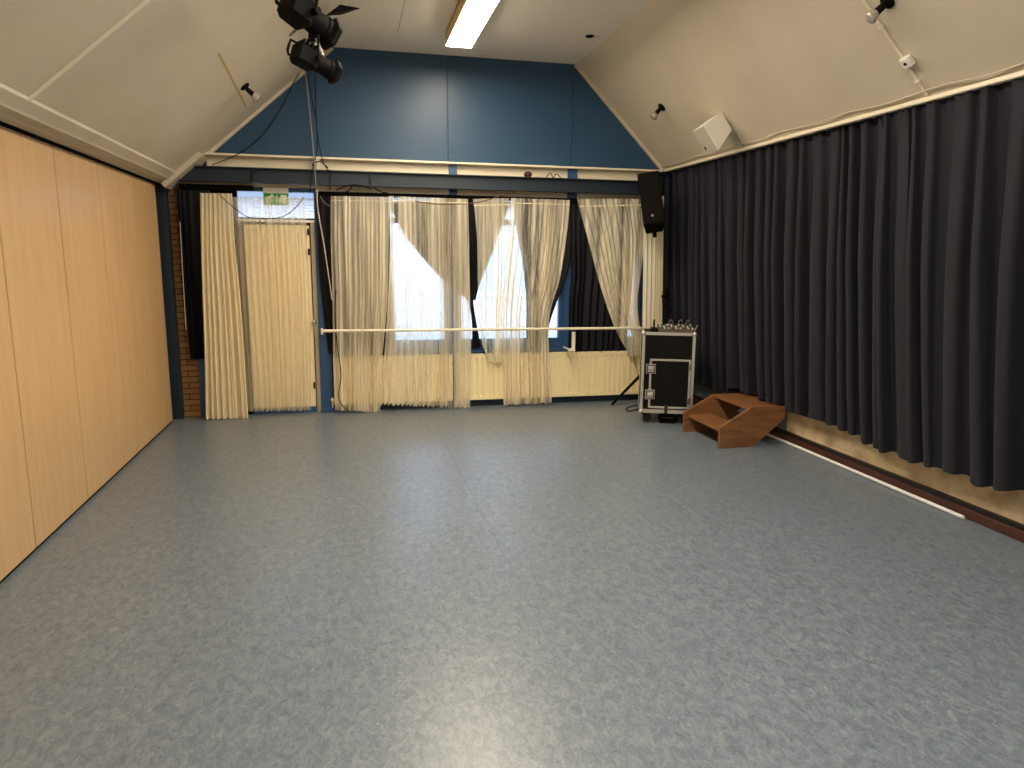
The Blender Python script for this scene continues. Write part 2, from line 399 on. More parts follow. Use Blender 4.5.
# battens on the slopes
def batten(pts, w, h, name, mt, fn):
    m = MB(); 
    A, B = fn(*pts[0]), fn(*pts[1]); d = (B - A).normalized(); n = Vector(NL if fn is sl else NR).normalized(); s = d.cross(n).normalized()
    vs = [P + s * a * w / 2 + n * b for P in (A, B) for a, b in ((-1, -0.005), (1, -0.005), (1, h), (-1, h))]
    m.add(vs, [(0, 1, 2, 3), (4, 5, 6, 7), (0, 1, 5, 4), (1, 2, 6, 5), (2, 3, 7, 6), (3, 0, 4, 7)])
    return struct(m.build(name, mt))
m = MB(); yb = 4.41; n = Vector(NL).normalized()
def batt_y(y, w, h, x0, x1):
    A = Vector((x0, y, slope_l(x0))); B = Vector((x1, y, slope_l(x1)))
    m.add([P + Vector((0, a, 0)) + n * b for P in (A, B) for a, b in ((-w / 2, -0.005), (w / 2, -0.005), (w / 2, h), (-w / 2, h))],
          [(0, 1, 2, 3), (4, 5, 6, 7), (0, 1, 5, 4), (1, 2, 6, 5), (2, 3, 7, 6), (3, 0, 4, 7)])
batt_y(4.41, 0.024, 0.012, -1.665, -0.13); batt_y(0.6, 0.035, 0.014, -1.665, -0.13)
struct(m.build('trim_11', M_TRIM))
M_TAN = mat('tan_joint_filler', rgb(190, 158, 104), 0.7)
batten(((219, 53), (246, 106)), 0.014, 0.003, 'trim_12', M_TAN, sl)
M_CRACK = mat('fine_joint', rgb(120, 108, 90), 0.8)
m = MB(); m.box(0.539, 0.5425, 5.2, 7.38, ZC - 0.0015, ZC + 0.002); struct(m.build('trim_13', M_CRACK))
# narrow strips at slope / gable junction
for i, (f, n_, p0, xa, xb) in enumerate(((slope_l, NL, None, -1.38, -0.09), (slope_r, NR, None, 3.65, 2.545))):
    n = Vector(n_).normalized(); m = MB(); A = Vector((xa, 0, f(xa))); B = Vector((xb, 0, f(xb)))
    m.add([P + Vector((0, y, 0)) + n * b for P in (A, B) for y, b in ((YF - 0.035, 0.0), (YF, 0.0), (YF, 0.03), (YF - 0.035, 0.03))],
          [(0, 1, 2, 3), (4, 5, 6, 7), (0, 1, 5, 4), (1, 2, 6, 5), (2, 3, 7, 6), (3, 0, 4, 7)])
    struct(m.build('trim_%d' % (14 + i), M_CREAM))
# left corner: dark post at the end of the folding wall, brick pier
m = MB(); m.box(-1.86, -1.745, 7.93, 8.03, 0, 2.405); struct(m.build('trim_16', M_STEEL))
m = MB(); m.box(-1.90, -1.575, 8.03, 8.16, 0, 2.42); struct(m.build('wall_far_brick_pier', M_BRICK))
m = MB(); m.box(-1.575, -1.36, 8.03, 8.15, 0, 2.42); struct(m.build('trim_17', M_BLUEFRAME)); m = MB(); m.box(-1.36, -1.10, 8.06, 8.15, 0, 2.42); struct(m.build('wall_far_door_side', M_BLACKM))
# blue post right of the door
m = MB(); m.box(-0.325, -0.20, 8.02, 8.14, 0, 2.42); m.box(-0.325, -0.08, 7.99, 8.06, 0.0, 0.05); struct(m.build('trim_18', M_BLUEFRAME))
# dado under the windows
m = MB(); m.box(-0.20, XR, 8.045, 8.16, 0, 0.63); struct(m.build('wall_far', M_NAVYWALL))
m = MB(); m.box(3.42, XR, 8.03, 8.16, 0.60, 2.42); struct(m.build('wall_far_right_end', M_NAVYWALL))
# windows
def window(idx, x0, x1):
    e = struct(bpy.data.objects.new('window_%d' % idx, None)); COL.objects.link(e); e.location = (x0, 8.10, 0.63)
    e['_w'] = 1
    m = MB(); y0_, y1_ = 8.06, 8.13
    m.box(x0, x1, 8.02, y1_, 0.63, 0.655, 0.004)                                  # sill
    m.box(x0, x1, y0_, y1_, 0.655, 0.78); m.box(x0, x1, y0_, y1_, 2.34, 2.42)
    m.box(x0, x0 + 0.05, y0_, y1_, 0.78, 2.34); m.box(x1 - 0.05, x1, y0_, y1_, 0.78, 2.34)
    m.box(x0 + 0.05, x1 - 0.05, y0_, y1_, 2.07, 2.13)
    m.build('window_frame', M_BLUEFRAME, e)
    m = MB(); m.box(x0 + 0.05, x1 - 0.05, 8.095, 8.101, 0.78, 2.07); m.box(x0 + 0.05, x1 - 0.05, 8.095, 8.101, 2.13, 2.34); m.build('pane', M_GLASS, e)
window(1, -0.20, 1.11); window(2, 1.20, 2.46); window(3, 2.575, 3.42)
# door with transom
d1 = struct(bpy.data.objects.new('door_1', None)); COL.objects.link(d1); d1.location = (-0.7, 8.08, 0)
m = MB(); m.box(-0.372, -0.325, 8.035, 8.12, 0.0, 2.06, 0.003); m.build('door_frame', M_FRAMEGREY, d1)
m = MB(); m.box(-1.10, -1.05, 8.035, 8.12, 0.0, 2.06, 0.003); m.build('hinge_side_frame', M_BLACKM, d1)
m = MB(); m.box(-1.10, -0.325, 8.04, 8.14, -0.01, 0.055); m.build('threshold', M_BLUEFRAME, d1)
m = MB(); m.box(-1.06, -0.36, 8.105, 8.12, 0.05, 2.06); m.build('rebate', M_BLACKM, d1)
m = MB(); m.box(-1.10, -0.325, 8.03, 8.12, 2.055, 2.082, 0.003); m.build('transom_bar', M_WHITE, d1)
m = MB(); m.box(-1.10, -0.325, 8.045, 8.12, 2.035, 2.055); m.box(-1.10, -0.325, 8.045, 8.12, 2.082, 2.10); m.build('transom_gasket', M_BLACKM, d1)
m = MB(); m.box(-1.10, -0.325, 8.04, 8.12, 2.365, 2.42); m.build('transom_head', M_BLUEFRAME, d1)
m = MB(); m.box(-1.10, -0.325, 8.085, 8.09, 2.10, 2.37); m.build('pane', M_GLASS, d1)
m = MB(); m.box(-1.045, -0.384, 8.055, 8.10, 0.06, 2.03, 0.003); leaf = m.build('door_leaf', M_DOOR, d1)
hp = ony(314, 322, 8.03)
m = MB(); m.lathe([(0, .022), (.012, .022), (.014, .01), (.04, .01), (.044, .024), (.062, .028), (.075, .02), (.08, .005)], (hp.x, 8.06, hp.z), (0, -1, 0)); m.box(hp.x - .015, hp.x + .015, 8.052, 8.062, hp.z - .10, hp.z + .06, .003)
h = m.build('door_handle', M_CHROME, d1, smooth=True)
m = MB(); 
for z in (0.30, 1.75, 1.96): m.cyl((-0.395, 8.03, z - .035), (-0.395, 8.03, z + .035), .010)
m.build('hinge', M_BLACK, d1, smooth=True)
# right hand baseboard, ledge
m = MB(); m.box(4.005, XR, YN, 8.04, 0, 0.068, 0.003); struct(m.build('baseboard_right', M_BASEB))
m = MB(); m.box(4.022, XR, YN, 8.04, 0.068, 0.10, 0.003); struct(m.build('trim_19', M_DARKBROWN))
m = MB(); m.prism([(5.0, 0.345), (8.03, 0.262), (8.03, 0.288), (5.0, 0.372)], 3.94, XR, 'x'); m.prism([(YN, 0.345), (5.0, 0.345), (5.0, 0.372), (YN, 0.372)], 3.94, XR, 'x'); struct(m.build('trim_20', M_DARKBROWN))
# curtain rail and eaves moulding on the right
m = MB(); m.box(3.625, 3.672, YN, 7.98, 2.705, 2.735, 0.005); struct(m.build('trim_21', M_TRIM))
m = MB(); pts = []
for i in range(40):
    y = YN + 0.2 + i * (8.0 - YN - 0.2) / 39; pts.append((3.60 + 0.008 * math.sin(i * 1.7), y, slope_r(3.60) - 0.018 + 0.008 * math.sin(i * 2.3)))
m.tube(pts, 0.005); tag(m.build('cream_wire', M_WHITECABLE, smooth=True), 'thin cream wire running loosely along the eaves above the charcoal curtains', 'wire')

# ------------------------------------------------------------------ folding wall
fp = thing('folding_partition', (XL - 0.03, 2.0, 0), 'beech veneered folding partition wall of tall panels along the left side of the hall', 'partition')
ys = [7.80, 6.97, 6.12, 5.28, 4.42] + [4.42 - 0.85 * k for k in range(1, 10)]
for a, b in zip(ys[:-1], ys[1:]):
    m = MB(); m.box(XL - 0.06, XL, b + 0.007, a - 0.007, 0.022, 2.388, 0.003); m.build('panel', M_BEECH, fp)
for a in ys[1:-1]:
    m = MB(); m.box(XL - 0.05, XL - 0.008, a - 0.006, a + 0.006, 0.02, 2.375); m.build('seal_strip', M_BLACKM, fp)
m = MB(); m.box(XL - 0.055, XL - 0.012, ys[-1], ys[0], 0.0, 0.021); m.build('floor_seal', M_BLACKM, fp)

# ------------------------------------------------------------------ draped cloth
def interp(stn, t):
    n = len(stn) - 1; f = t * n; i = min(int(f), n - 1); u = f - i
    a, b, c, d = stn[max(i - 1, 0)], stn[i], stn[i + 1], stn[min(i + 2, n)]
    return [0.5 * ((2 * q) + (r - p) * u + (2 * p - 5 * q + 4 * r - s) * u * u + (3 * q - p - 3 * r + s) * u ** 3) for p, q, r, s in zip(a, b, c, d)]
def drape(name, stn, plane, nf, amp, seed, m_, axis='y', nv=36, res=10, tape=None, hemz=None, slack=0.5, lean=0.0, label='', group=None, head=0.35, frill=0.0):
    """stn rows from the top down: (a0, z0, a1, z1) in metres along the cloth's plane"""
    rnd = random.Random(seed); nu = nf * res
    # stretch the folds unevenly
    ks = [rnd.uniform(0.45, 1.8) for _ in range(nf)]; tot = sum(ks); cum = [0]
    for k in ks: cum.append(cum[-1] + k / tot)
    amps2 = [rnd.uniform(0.3, 1.4) for _ in range(nf + 1)]
    amps = [rnd.uniform(0.3, 1.3) for _ in range(nf + 1)]
    drift = [rnd.uniform(-1, 1) for _ in range(nf + 1)]
    offs = [rnd.uniform(-0.35, 0.35) for _ in range(nf + 1)]
    V = []; F = []
    def point(u, t, dn=0.0):
        a0, z0, a1, z1 = interp(stn, t)
        i = min(int(u * nf), nf - 1); w = u * nf - i
        s = cum[i] * (1 - w) + cum[i + 1] * w
        A = (amps[i] * (1 - w) + amps[i + 1] * w) * (1 - t) + (amps2[i] * (1 - w) + amps2[i + 1] * w) * t; O = offs[i] * (1 - w) + offs[i + 1] * w; D = drift[i] * (1 - w) + drift[i + 1] * w
        grow = head + (1 - head) * min(1, t * 2.2) ** 0.8
        ph = 2 * PI * (u * nf) + D * slack * 2.4 * t
        off = amp * grow * (A * math.sin(ph + 0.35 * math.sin(ph)) + O * t * math.sin(ph * 0.5 + seed))
        a = a0 + (a1 - a0) * s + 0.28 * amp * grow * math.sin(2 * ph) + D * 0.012 * slack * t
        z = z0 + (z1 - z0) * s
        if hemz is not None:
            zb = hemz(a); ztop = stn[0][1]; zlin = stn[-1][1]; z = ztop + (z - ztop) * (ztop - zb) / (ztop - zlin)
        if frill and t > 0.97: z += frill * math.sin(u * nf * 9.1) * 0.5
        off += dn + lean * t + 0.22 * amp * max(0, 1 - t * 7) * math.sin(3 * ph)
        if hemz is not None and t > 0.955: off -= 0.007
        return (a, plane + off, z) if axis == 'y' else (plane + off, a, z)
    for j in range(nv + 1):
        t = j / nv
        for i in range(nu + 1): V.append(point(i / nu, t))
    for j in range(nv):
        for i in range(nu): k = j * (nu + 1) + i; F.append((k, k + 1, k + nu + 2, k + nu + 1))
    mb = MB(); mb.v = [Vector(v) for v in V]; mb.f = F
    o = mb.build(name, m_, smooth='all')
    tag(o, label, 'curtain', group)
    if tape:
        tb = MB(); z_t, wd = tape; H = stn[0][1] - stn[-1][1]; ta = z_t / H; tb_ = (z_t + wd) / H
        v = []; 
        for i in range(nu + 1):
            v.append(point(i / nu, ta, -0.006)); v.append(point(i / nu, tb_, -0.006))
        tb.add(v, [(2 * i, 2 * i + 2, 2 * i + 3, 2 * i + 1) for i in range(nu)])
        tb.build('heading_tape', M_TAPE, o, smooth='all')
    return o
def pxst(rows, y):
    out = []
    for r in rows:
        if len(r) == 3: r = (r[0], r[2], r[1], r[2])
        A = ony(r[0], r[1], y); B = ony(r[2], r[3], y); out.append((A.x, A.z, B.x, B.z))
    return out
YS, YB = 7.90, 7.985
G1 = 'cream voile curtains at the far windows'; G2 = 'black blackout curtains at the far windows'
# rows: (left px, left py, right px, right py)
drape('voile_curtain', pxst([(200, 193, 232, 193.5), (200.5, 250, 236, 250), (202, 300, 241, 300), (204, 360, 245, 359), (205, 419, 249, 418)], 7.84), 7.84, 9, 0.036, 3, M_SHEER_DENSE, label='dense cream floor-length curtain at far left, between the black curtain and the exit door', tape=(0.07, 0.015), group=None, res=12)
drape('voile_curtain', pxst([(232, 197, 304, 197), (235, 230, 307, 230), (239, 300, 311, 300), (246, 380, 312, 379), (247, 411, 312, 410)], 7.93), 7.93, 15, 0.016, 5, M_SHEER_DOOR, label='thin cream curtain hanging straight over the door under the green exit sign', res=10, frill=0.02)
drape('voile_curtain', pxst([(331, 196, 389, 197), (331, 240, 389, 240), (333, 300, 388, 300), (334, 360, 383, 360), (336, 410, 381, 412)], YS), YS, 13, 0.026, 7, M_SHEER, label='floor-length see-through curtain just right of the door, black cable on its left side', tape=(0.085, 0.014), frill=0.02)
drape('voile_curtain', pxst([(389, 196, 468, 199), (390, 240, 469, 240), (388, 300, 470, 300), (384, 360, 471, 360), (378, 404, 470, 408)], YS + 0.015), YS + 0.015, 17, 0.020, 11, M_SHEER, label='widest see-through white curtain, before the bright glass of the first window', tape=(0.085, 0.014), frill=0.03)
drape('voile_curtain', pxst([(473, 199, 509, 198), (477, 235, 511, 235), (478, 280, 510, 280), (479, 310, 507, 310), (482, 340, 505, 340), (490, 363, 505, 362)], YS + 0.01), YS + 0.01, 8, 0.018, 13, M_SHEER, label='short narrow white curtain whose gathered end stops at the radiator top', tape=(0.085, 0.014))
drape('voile_curtain', pxst([(511, 198, 570, 200), (509, 235, 567, 235), (505, 275, 560, 280), (503, 310, 551, 310), (503, 340, 549, 338), (503, 405, 552, 403)], YS), YS, 13, 0.026, 17, M_SHEER, label='cream curtain drawn in at the waist, right half of the second window', tape=(0.085, 0.014), frill=0.02)
drape('voile_curtain', pxst([(577, 199, 642, 199), (588, 240, 645, 232), (600, 285, 641, 270), (611, 318, 637, 300), (620, 338, 639, 325), (631, 357, 645, 353)], YS - 0.02), YS - 0.02, 14, 0.026, 19, M_SHEER, label='cream curtain swept diagonally right and gathered beside the flight case', tape=(0.085, 0.014))
drape('voile_curtain', pxst([(643, 196, 664, 196), (643, 260, 663, 260), (642, 325, 662, 325), (641, 400, 662, 400)], YS - 0.05), YS - 0.05, 6, 0.022, 23, M_SHEER_DENSE, label='dense cream curtain strip hanging below the black loudspeaker in the far right corner')
# blackout curtains
drape('blackout_curtain', pxst([(176, 190, 210, 193), (182, 260, 210, 262), (188, 320, 210, 322), (192, 359, 210, 359)], 7.93), 7.93, 6, 0.025, 31, M_BLACKOUT, label='black curtain with shiny top hanging beside the brick pier at far left')
drape('blackout_curtain', pxst([(316, 195, 389, 199), (318, 260, 391, 260), (323, 315, 395, 320), (328, 354, 396, 355)], YB), YB, 10, 0.018, 33, M_BLACKOUT, label='black curtain just right of the exit door, behind the floor-length cream voile')
drape('blackout_curtain', pxst([(389, 203, 474, 199), (403, 232, 477, 225), (426, 262, 478, 250), (449, 286, 476, 280), (467, 300, 473, 300), (472, 322, 476, 322), (472, 348, 481, 347)], YB), YB, 14, 0.020, 35, M_BLACKOUT, label='black curtain swept to the right across the top of the first window')
drape('blackout_curtain', pxst([(475, 199, 510, 202), (476, 225, 500, 230), (476, 250, 490, 258), (474, 280, 480, 282), (472, 300, 475, 300)], YB - 0.005), YB - 0.005, 8, 0.015, 37, M_BLACKOUT, label='black curtain swept to the left across the top of the second window')
drape('blackout_curtain', pxst([(512, 199, 572, 199), (517, 232, 572, 240), (523, 268, 568, 272), (526, 305, 556, 305), (526, 330, 549, 328), (527, 357, 547, 355)], YB), YB, 10, 0.018, 39, M_BLACKOUT, label='black curtain narrowing downward behind the waisted cream curtain at the second window')
drape('blackout_curtain', pxst([(570, 199, 643, 199), (570, 240, 640, 240), (571, 275, 634, 272), (569, 300, 631, 300), (568, 354, 626, 351)], YB), YB, 10, 0.02, 41, M_BLACKOUT, label='wide navy black curtain covering the third window behind the diagonally swept voile')
drape('blackout_curtain', pxst([(645, 178, 670, 178), (643, 240, 670, 240), (643, 320, 669, 320), (644, 355, 669, 355)], YB), YB, 5, 0.02, 43, M_BLACKOUT, label='black curtain strip in the far right corner behind the dense cream one')
# rail box above the windows
m = MB(); m.box(-0.27, 3.45, 7.93, 7.995, 2.335, 2.375, 0.004); m.box(-1.62, -0.92, 7.92, 7.995, 2.36, 2.41, 0.004)
tag(m.build('curtain_rail', M_BLACKM), 'long black curtain rail under the steel beam at the far windows', 'curtain rail')

# charcoal stage curtains along the right side
hpx = [(694.7, 381), (700, 383), (747, 397), (800, 413), (838, 426.5), (868, 444), (895, 454), (931, 466), (959, 473), (986, 486), (1018, 491)]
HP = sorted([(onx(a, b, 3.88).y, onx(a, b, 3.88).z) for a, b in hpx])
def hem(y):
    return max(hem0(y), 0.392) if 5.55 < y < 6.6 else hem0(y)
def hem0(y):
    if y <= HP[0][0]: return HP[0][1]
    for (a, za), (b, zb) in zip(HP[:-1], HP[1:]):
        if a <= y <= b: return za + (zb - za) * (y - a) / (b - a)
    return HP[-1][1]
drape('stage_curtain', [(7.93, 2.72, 4.48, 2.72), (7.93, 1.6, 4.47, 1.6), (7.93, 0.40, 4.42, 0.40)], 3.70, 22, 0.070, 51, M_DRAPE, 'x', nv=44, res=16, hemz=hem, slack=0.9, lean=0.20, label='far charcoal pleated stage curtain on the right, behind the flight case and wooden steps', head=0.3)
drape('stage_curtain', [(4.52, 2.72, 0.85, 2.72), (4.50, 1.6, 0.85, 1.6), (4.40, 0.40, 0.85, 0.40)], 3.665, 20, 0.072, 57, M_DRAPE, 'x', nv=44, res=16, hemz=hem, slack=0.9, lean=0.20, label='near charcoal pleated stage curtain on the right, above the white pole on the floor', head=0.3)
drape('stage_curtain', [(0.8, 2.72, -3.4, 2.72), (0.8, 1.6, -3.4, 1.6), (0.8, 0.40, -3.4, 0.40)], 3.70, 20, 0.06, 61, M_DRAPE, 'x', nv=12, res=8, hemz=hem, slack=0.9, lean=0.20, label='charcoal stage curtain on the right side out of frame behind the camera', head=0.3)

# ------------------------------------------------------------------ radiators
def radiator(x0, x1, label):
    e = thing('radiator', ((x0 + x1) / 2, 7.98, 0.08), label, 'radiator', None)
    m = MB(); pit = 0.0625; n = int((x1 - x0) / pit); yf, z0, z1 = 7.968, 0.085, 0.605
    # pressed front sheet: ribs
    prof = []
    for i in range(n):
        a = x0 + i * (x1 - x0) / n; w = (x1 - x0) / n
        prof += [(a, 0.0), (a + w * .10, 0.030), (a + w * .40, 0.030), (a + w * .50, 0.0)]
    prof.append((x1, 0.0)); k = len(prof); vs = []; fs = []
    lev = [(z0, .012), (z0 + .035, .012), (z0 + .05, 0), (z1 - .05, 0), (z1 - .035, .012), (z1, .012)]
    for z, flat in lev:
        for x, dd in prof: vs.append((x, yf + (0.0 if flat else dd), z))
    for j in range(len(lev) - 1):
        for i in range(k - 1): a = j * k + i; fs.append((a, a + 1, a + k + 1, a + k))
    m.add(vs, fs); m.box(x0, x1, yf + 0.018, yf + 0.03, z0, z1); m.build('front_panel', M_RAD, e)
    m = MB(); m.box(x0 - 0.004, x1 + 0.004, yf - 0.002, yf + 0.07, z1, z1 + 0.012, 0.004); m.build('top_grille', M_RAD, e)
    for xx in (x0 - 0.004, x1 - 0.001):
        m = MB(); m.box(xx, xx + 0.005, yf, yf + 0.07, z0, z1); m.build('end_cap', M_RAD, e)
    m = MB(); m.cyl((x0 - 0.025, yf + 0.035, 0.0), (x0 - 0.025, yf + 0.035, 0.11), 0.009); m.cyl((x0 - 0.03, yf + 0.035, 0.115), (x0 + 0.01, yf + 0.035, 0.115), 0.01); m.lathe([(0, .012), (.012, .02), (.04, .018), (.045, .006)], (x0 - .025, yf + .035, .115), (0, 0, 1)); m.build('valve', M_WHITE, e, smooth=True)
    return e
radiator(-0.18, 1.13, 'shorter cream ribbed panel radiator, left one, partly behind the voile curtains')
radiator(1.20, 3.42, 'longer cream ribbed panel radiator, right one, behind the flight case at its right end')

# ------------------------------------------------------------------ barre
e = thing('ballet_barre', (1.5, 7.80, 0.90), 'long white horizontal ballet barre fixed in front of the curtained windows', 'barre')
A = ony(322, 331, 7.80); B = ony(641, 328, 7.80)
m = MB(); m.cyl(A, B, 0.016, n=14); m.build('rail', M_PIPE, e, smooth=True)
m = MB(); m.cyl((A.x, 7.80, A.z - 0.035), (A.x, 7.80, A.z + 0.03), 0.013); m.cyl((A.x, 7.80, A.z - 0.02), (A.x + 0.02, 8.03, A.z - 0.02), 0.010); m.build('bracket', M_PIPE, e, smooth=True)
bx = ony(573.5, 331, 7.80)
m = MB(); m.box(bx.x - 0.018, bx.x + 0.022, 7.79, 7.81, bx.z - 0.225, bx.z - 0.01, 0.003); m.box(bx.x - 0.055, bx.x + 0.022, 7.785, 7.82, bx.z - 0.235, bx.z - 0.20, 0.003); m.cyl((bx.x - 0.04, 7.80, bx.z - 0.215), (bx.x - 0.04, 8.03, bx.z - 0.215), 0.011); m.build('bracket', M_PIPE, e, smooth=True)
m = MB(); m.cyl((B.x - 0.05, 7.80, B.z), (B.x - 0.05, 8.035, B.z - .01), 0.011); m.build('bracket', M_PIPE, e, smooth=True)

# ------------------------------------------------------------------ exit sign
A = ony(263, 191, 7.985); B = ony(289, 205.5, 7.985)
e = thing('exit_sign', ((A.x + B.x) / 2, 7.985, B.z), 'green emergency exit sign with white running man, arrow and door, hung above the door', 'sign')
m = MB(); m.box(A.x, B.x, 7.985, 8.03, B.z + 0.0, A.z + 0.045, 0.004); m.build('housing', M_WHITE, e)
w = B.x - A.x; h = (A.z - B.z) * 0.86; x0, z0, yy = A.x, B.z, 7.984
m = MB(); m.box(x0 + 0.004, x0 + w - 0.004, yy - 0.003, yy + 0.001, z0 + 0.004, z0 + h); m.build('sign_face', M_GREEN, e)
def flat(name, polys):
    m = MB()
    for p in polys: m.prism([(x0 + a * w, z0 + b * h) for a, b in p], yy - 0.006, yy - 0.003)
    return m.build(name, M_WHITE, e)
man = [[(.20, .44), (.30, .52), (.37, .78), (.30, .84), (.22, .72), (.16, .56)], [(.30, .80), (.42, .64), (.45, .68), (.34, .88)], [(.22, .74), (.12, .66), (.10, .52), (.14, .50), (.16, .62), (.26, .70)],
       [(.22, .50), (.34, .40), (.33, .18), (.28, .18), (.28, .36), (.17, .46)], [(.20, .50), (.14, .30), (.04, .28), (.04, .22), (.17, .23), (.24, .44)],
       [(.355 + .05 * math.cos(t * PI / 4), .92 + .06 * math.sin(t * PI / 4) - .02) for t in range(8)]]
flat('running_man', man)
flat('arrow', [[(.51, .85), (.55, .85), (.55, .36), (.60, .46), (.60, .38), (.53, .22), (.46, .38), (.46, .46), (.51, .36)]])
flat('door_pictogram', [[(.68, .20), (.92, .20), (.92, .88), (.68, .88)]])

# ------------------------------------------------------------------ flight case with mixer
cx0, cx1, cy0, cy1, cz0, cz1 = 2.915, 3.455, 6.75, 7.22, 0.115, 0.965
GX = Matrix.Translation((2.945, 6.83, 0)) @ Matrix.Rotation(math.radians(-21), 4, 'Z') @ Matrix.Translation((-2.915, -6.75, 0))
e = thing('flight_case', ((cx0 + cx1) / 2, 7.0, 0), 'tall black flight case on castors with aluminium edges and a small front door', 'flight case')
m = MB(); m.box(cx0 + 0.008, cx1 - 0.008, cy0 + 0.008, cy1 - 0.008, cz0 + 0.01, cz1 - 0.005); m.build('body', M_LAMINATE, e)
t = 0.032
def edge(p, name='edge_profile'):
    m = MB(); m.box(*p, 0.004); return m.build(name, M_ALU, e)
for x in (cx0, cx1 - t):
    for y in (cy0, cy1 - t): edge((x, x + t, y, y + t, cz0, cz1))
for z in (cz0, cz1 - t):
    for y in (cy0, cy1 - t): edge((cx0, cx1, y, y + t, z, z + t + (0.008 if z == cz0 else 0)))
    for x in (cx0, cx1 - t): edge((x, x + t, cy0, cy1, z, z + t))
for x in (cx0, cx1):
    for z in (cz0, cz1):
        m = MB(); m.lathe([(0, .024), (.010, .023), (.018, .017), (.022, .007)], (x + (0.012 if x == cx0 else -0.012), cy0 + 0.012, z + (0.014 if z == cz0 else -0.014)), (0, -1, 0), 14); m.build('corner_ball', M_ALU, e, smooth=True)
# small door
dx0, dx1, dz0, dz1 = cx0 + .085, cx0 + .505, .170, .690
m = MB(); m.box(dx0 + 0.02, dx1 - 0.02, cy0 - 0.004, cy0 + 0.006, dz0 + 0.02, dz1 - 0.02); dr = m.build('door', M_LAMINATE, e)
for p in ((dx0, dx0 + .022, dz0, dz1), (dx1 - .022, dx1, dz0, dz1), (dx0, dx1, dz0, dz0 + .022), (dx0, dx1, dz1 - .022, dz1)):
    m = MB(); m.box(p[0], p[1], cy0 - 0.010, cy0 + 0.004, p[2], p[3], 0.003); o = m.build('door_edge', M_ALU, dr)
    o.location = (0, 0, 0)
for zz in (.585, .315):
    c = Vector((cx0 + .10, cy0, zz))
    m = MB(); m.box(c.x - .052, c.x + .052, cy0 - .012, cy0 - .002, c.z - .052, c.z + .052, .006)
    m2 = MB(); m2.box(c.x - .032, c.x + .032, cy0 - .018, cy0 - .012, c.z - .034, c.z + .034, .004); m2.cyl((c.x, cy0 - .018, c.z), (c.x, cy0 - .028, c.z), .014); m2.box(c.x - .03, c.x + .03, cy0 - .034, cy0 - .026, c.z - .006, c.z + .006, .002)
    lt = m.build('butterfly_latch', M_CHROME, e); m3 = MB(); m3.box(c.x - .040, c.x + .040, cy0 - .014, cy0 - .011, c.z - .042, c.z + .042, .001); m3.build('recess', M_BLACK, lt); o = m2.build('turn_key', M_ALU, lt)
for zz in (.61, .26):
    c = Vector((cx0 + .495, cy0, zz)); m = MB(); m.box(c.x - .015, c.x + .015, cy0 - .012, cy0, c.z - .035, c.z + .035, .003); m.cyl((c.x, cy0 - .014, c.z - .035), (c.x, cy0 - .014, c.z + .035), .007); m.build('hinge', M_CHROME, e)
c = Vector((cx0 + .27, cy0, .165)); m = MB(); m.box(c.x - .016, c.x + .016, cy0 - .022, cy0 - .002, c.z - .05, c.z + .045, .004); m.build('strap', M_RUBBER, e)
for x in (cx0 + .085, cx1 - .085):
    for y in (cy0 + .09, cy1 - .09):
        m = MB(); m.box(x - .04, x + .04, y - .045, y + .045, .106, .116, .002); m.box(x - .026, x - .020, y - .02, y + .025, .045, .108); m.box(x + .020, x + .026, y - .02, y + .025, .045, .108)
        ca = m.build('castor', M_BLACK, e); w_ = MB(); w_.cyl((x, y - .017, .046), (x, y + .017, .046), .046, n=24); w_.build('wheel', M_RUBBER, ca, smooth=True)
# black footrest clutter under the case is the pedal below; mixer on top
e = thing('audio_mixer', (3.24, 6.90, cz1), 'small grey audio mixer with knobs and plugs on top of the flight case', 'mixer')
m = MB(); m.prism([(6.79, cz1), (7.12, cz1), (7.12, cz1 + .055), (6.79, cz1 + .030)], 3.08, 3.44, 'x'); m.build('body', mat('grey_mixer_metal', rgb(78, 70, 58), 0.5), e)
rnd = random.Random(5)
for i in range(9):
    for j in range(3):
        x = 3.10 + i * .040; y = 6.83 + j * .10; z = cz1 + .030 + (y - 6.79) * .076
        m = MB(); m.lathe([(0, .007), (.012, .006), (.014, .003)], (x, y, z), (0, 0, 1), 10); m.build('knob', M_WHITE if (i + j) % 3 else M_BLACK, e, smooth=True)
for i, x in enumerate((3.14, 3.20, 3.26, 3.30, 3.34, 3.38)):
    m = MB(); m.tube([(x, 7.08, cz1 + .05), (x, 7.08, cz1 + .075), (x + .02, 7.06, cz1 + .095 + .012 * (i % 2)), (x + .04, 7.10, cz1 + .08), (x + .045, 7.15, cz1 + .01)], .005); m.build('plug_cable', M_GREYCABLE if i % 2 else M_CABLE, e, smooth=True)
c = Vector((3.03, 6.82, 1))
e = thing('wireless_receiver', (c.x, 6.85, cz1), 'small black receiver box with an upright stubby antenna at the left of the case top', 'receiver')
m = MB(); m.box(c.x - .03, c.x + .04, 6.79, 6.95, cz1, cz1 + .035, .004); m.build('body', M_BLACK, e)
m = MB(); m.cyl((c.x, 6.82, cz1 + .03), (c.x, 6.82, cz1 + .125), .010, .009); m.build('antenna', M_BLACK, e, smooth=True)
c = Vector((3.46, 6.8, 1))
e = thing('jack_plug', (c.x, 6.80, cz1), 'silver jack plug with short black lead lying at the right of the case top', 'plug')
m = MB(); m.tube([(c.x - .02, 6.80, cz1 + .012), (c.x, 6.80, cz1 + .05), (c.x + .01, 6.80, cz1 + .075)], .010); m.build('shell', M_CHROME, e, smooth=True)
m = MB(); m.tube([(c.x - .02, 6.80, cz1 + .012), (c.x - .07, 6.81, cz1 + .01), (c.x - .09, 6.88, cz1 + .008)], .006); m.build('lead', M_CABLE, e, smooth=True)
